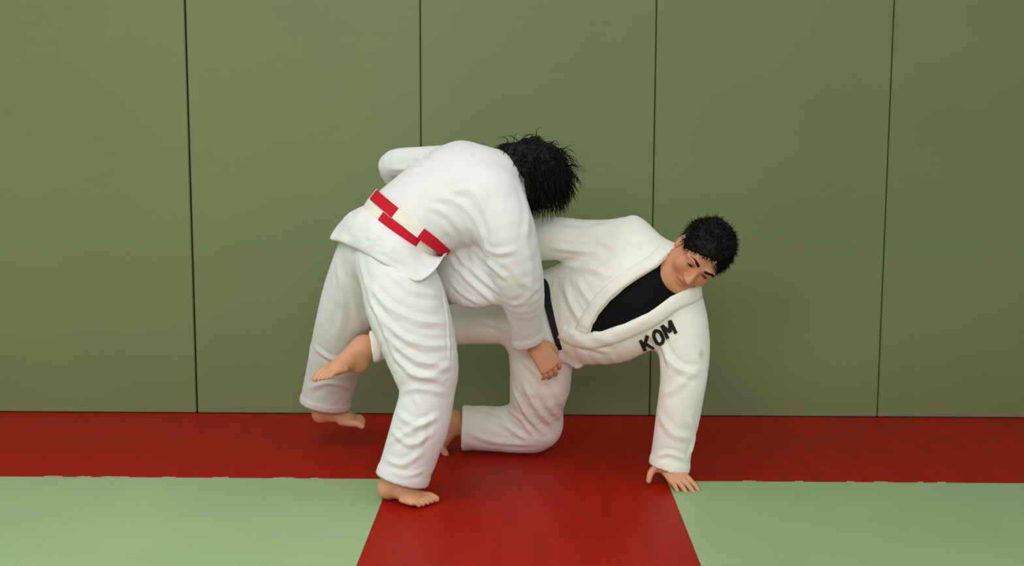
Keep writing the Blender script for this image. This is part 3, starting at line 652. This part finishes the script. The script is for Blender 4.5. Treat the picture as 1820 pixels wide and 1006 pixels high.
# --- body
F = Field((-.90, -1.35, -.01), (.90, -.40, 1.20), HB)
F.tube([at(955, 572, -.79), at(990, 556, -.80), at(1062, 540, -.86), at(1120, 517, -.91), at(1160, 498, -.95)], [(.12, .09), (.12, .085), (.15, .10), (.16, .10), (.09, .075)], TW[:5], 4, 0)
F.tube([at(1180, 522, -.95), at(1213, 595, -.99), at(1216, 662, -1.01), at(1206, 740, -1.01), at(1185, 823, -.995)], [.06, .052, .045, .04, .027], (1, 0, 0), 4, .03)
F.tube([at(1118, 440, -.85), at(1050, 428, -.85), at(985, 424, -.87), at(925, 432, -.85), at(870, 448, -.79)], [.06, .05, .043, .04, .027], (0, 0, 1), 4, .03)
F.tube([at(958, 585, -.77), at(961, 670, -.75), at(950, 750, -.665)], [.09, .08, .060], (0, 1, 0), 4, .03)
F.tube([at(950, 757, -.66), at(880, 764, -.635), at(803, 752, -.625)], [.06, .052, .036], (0, 1, 0), 4, .03)
F.tube([at(955, 560, -.82), at(890, 570, -.74), at(822, 576, -.68), at(745, 592, -.78), at(648, 617, -.93)], [.085, .07, .055, .046, .033], (0, 0, 1), 4, .03)
foot(F, at(806, 748, -.625), at(790, 738, -.62), at(786, 789, -.64), (1, 0, .05), toe=(.35, -.05, -.6), big=1)
foot(F, at(646, 618, -.93), at(638, 645, -.93), at(592, 657, -1.01), (-.4, -.3, .85), toe=(-.75, -.35, -.45), big=1)
hand(F, at(1181, 828, -.998), at(1204, 850, -1.07) - at(1181, 828, -.998), (-.2, .55, -.8), 1, (.0, .15, .2), 1.08, .06, thumb=[at(1164, 834, -1.03), at(1156, 843, -1.05), at(1153, 855, -1.06)])
hand(F, at(862, 450, -.785), (-.7, .2, -.2), (0, -.3, -1), 1, (.9, 1.1, .8), 1.0, .03, tcurl=.9)
F.tube([at(1150, 500, -.95), at(1185, 487, -.985), at(1218, 470, -1.01)], [.075, .062, .058], wC, 3, .03)
hcB = at(1243, 454, -1.04); upB = nrm((.60, -.52, .57)); fwB = np.array([-.10, -1.0, -.45])
hB, haxB = head(F, hcB, fwB, upB, 1.08)
V, Q = F.mesh(2); V[:, 2] = np.maximum(V[:, 2], .0005)
tb = np.ones((len(V), 3))
def blot(c, r, col):
    global tb
    d = np.linalg.norm(V - c, axis=1); w = np.exp(-(d / r) ** 2)[:, None]; tb = tb * (1 - w) + tb * np.array(col) * w
blot(hB(0, .02, -.01), .16, (.93, .82, .78))
for x in (-.016, 0, .016): blot(hB(x, .086, -.065), .012, (.86, .58, .55))
for x in (-.04, .04): blot(hB(x, .07, -.035), .028, (.97, .84, .80))
solid('body', V, Q, M['skin'], B, tb)
def ball(name, c, ax, r, m, parent, n=12):
    V = []; Fc = []
    for i in range(n + 1):
        for j in range(2 * n):
            a, b = math.pi * i / n, math.pi * j / n; V.append(c + ax[0] * r[0] * math.sin(a) * math.cos(b) + ax[2] * r[2] * math.sin(a) * math.sin(b) + ax[1] * r[1] * math.cos(a))
    for i in range(n):
        for j in range(2 * n): k = (j + 1) % (2 * n); Fc.append((i * 2 * n + j, (i + 1) * 2 * n + j, (i + 1) * 2 * n + k, i * 2 * n + k))
    o = link(name, pymesh(name, V, Fc), m); set_parent(o, parent); return o
# --- short black hair and brows
Fh = Field(hcB - .22, hcB + .22, .004)
Fh.ell(hB(0, -.018, .040), haxB, [1.08 * v for v in (.086, .100, .088)], 0)
Fh.ell(hB(0, .095, -.045), haxB, [1.08 * v for v in (.085, .080, .105)], .012, 'sub')
Fh.ell(hB(0, -.03, -.10), haxB, [1.08 * v for v in (.14, .14, .085)], .012, 'sub')
V, Q = Fh.mesh(2); Nh = normals(V, Q); V = V + Nh * (.004 * vnoise(V * 70, 2))[:, None]
hairB = solid('hair', V, Q, M['hair'], B)
rr = np.random.RandomState(11); ok = np.where((V - hcB) @ haxB[2] > -.02)[0]; pick = rr.choice(ok, 3800)
def path_short(p, n, seg):
    ln = rr.uniform(.012, .028); d = nrm(n * .45 + haxB[1] * .45 + rr.normal(0, .25, 3)); P = [p - n * .004]; q = P[0]
    for i in range(seg): d = nrm(d + haxB[1] * .08 - n * .10); q = q + d * ln / seg; P.append(q)
    return P
join_mesh(hairB, strands('locks', [(V[i], Nh[i]) for i in pick], path_short, M['hair'], B, .0013, 4))
ev, ef = [], []
for sx in (-1, 1):
    P = np.array([hB(sx * .012, .0935, .0245), hB(sx * .024, .0955, .0300), hB(sx * .038, .0880, .0300), hB(sx * .052, .0755, .0215)]); P = catmull(P, 4)
    v, f, s = band(P, haxB[2], .0042, .003, False); b0 = len(ev); ev += v; ef += [tuple(b0 + i for i in q) for q in f]
eb = link('eyebrows', pymesh('eyebrows', ev, ef), M['hair']); set_parent(eb, B)
for sx in (-1, 1):
    ball('eye', hB(sx * .031, .0795, .004), haxB, [1.08 * v for v in (.0120, .0090, .0052)], M['iris'], B, 8)
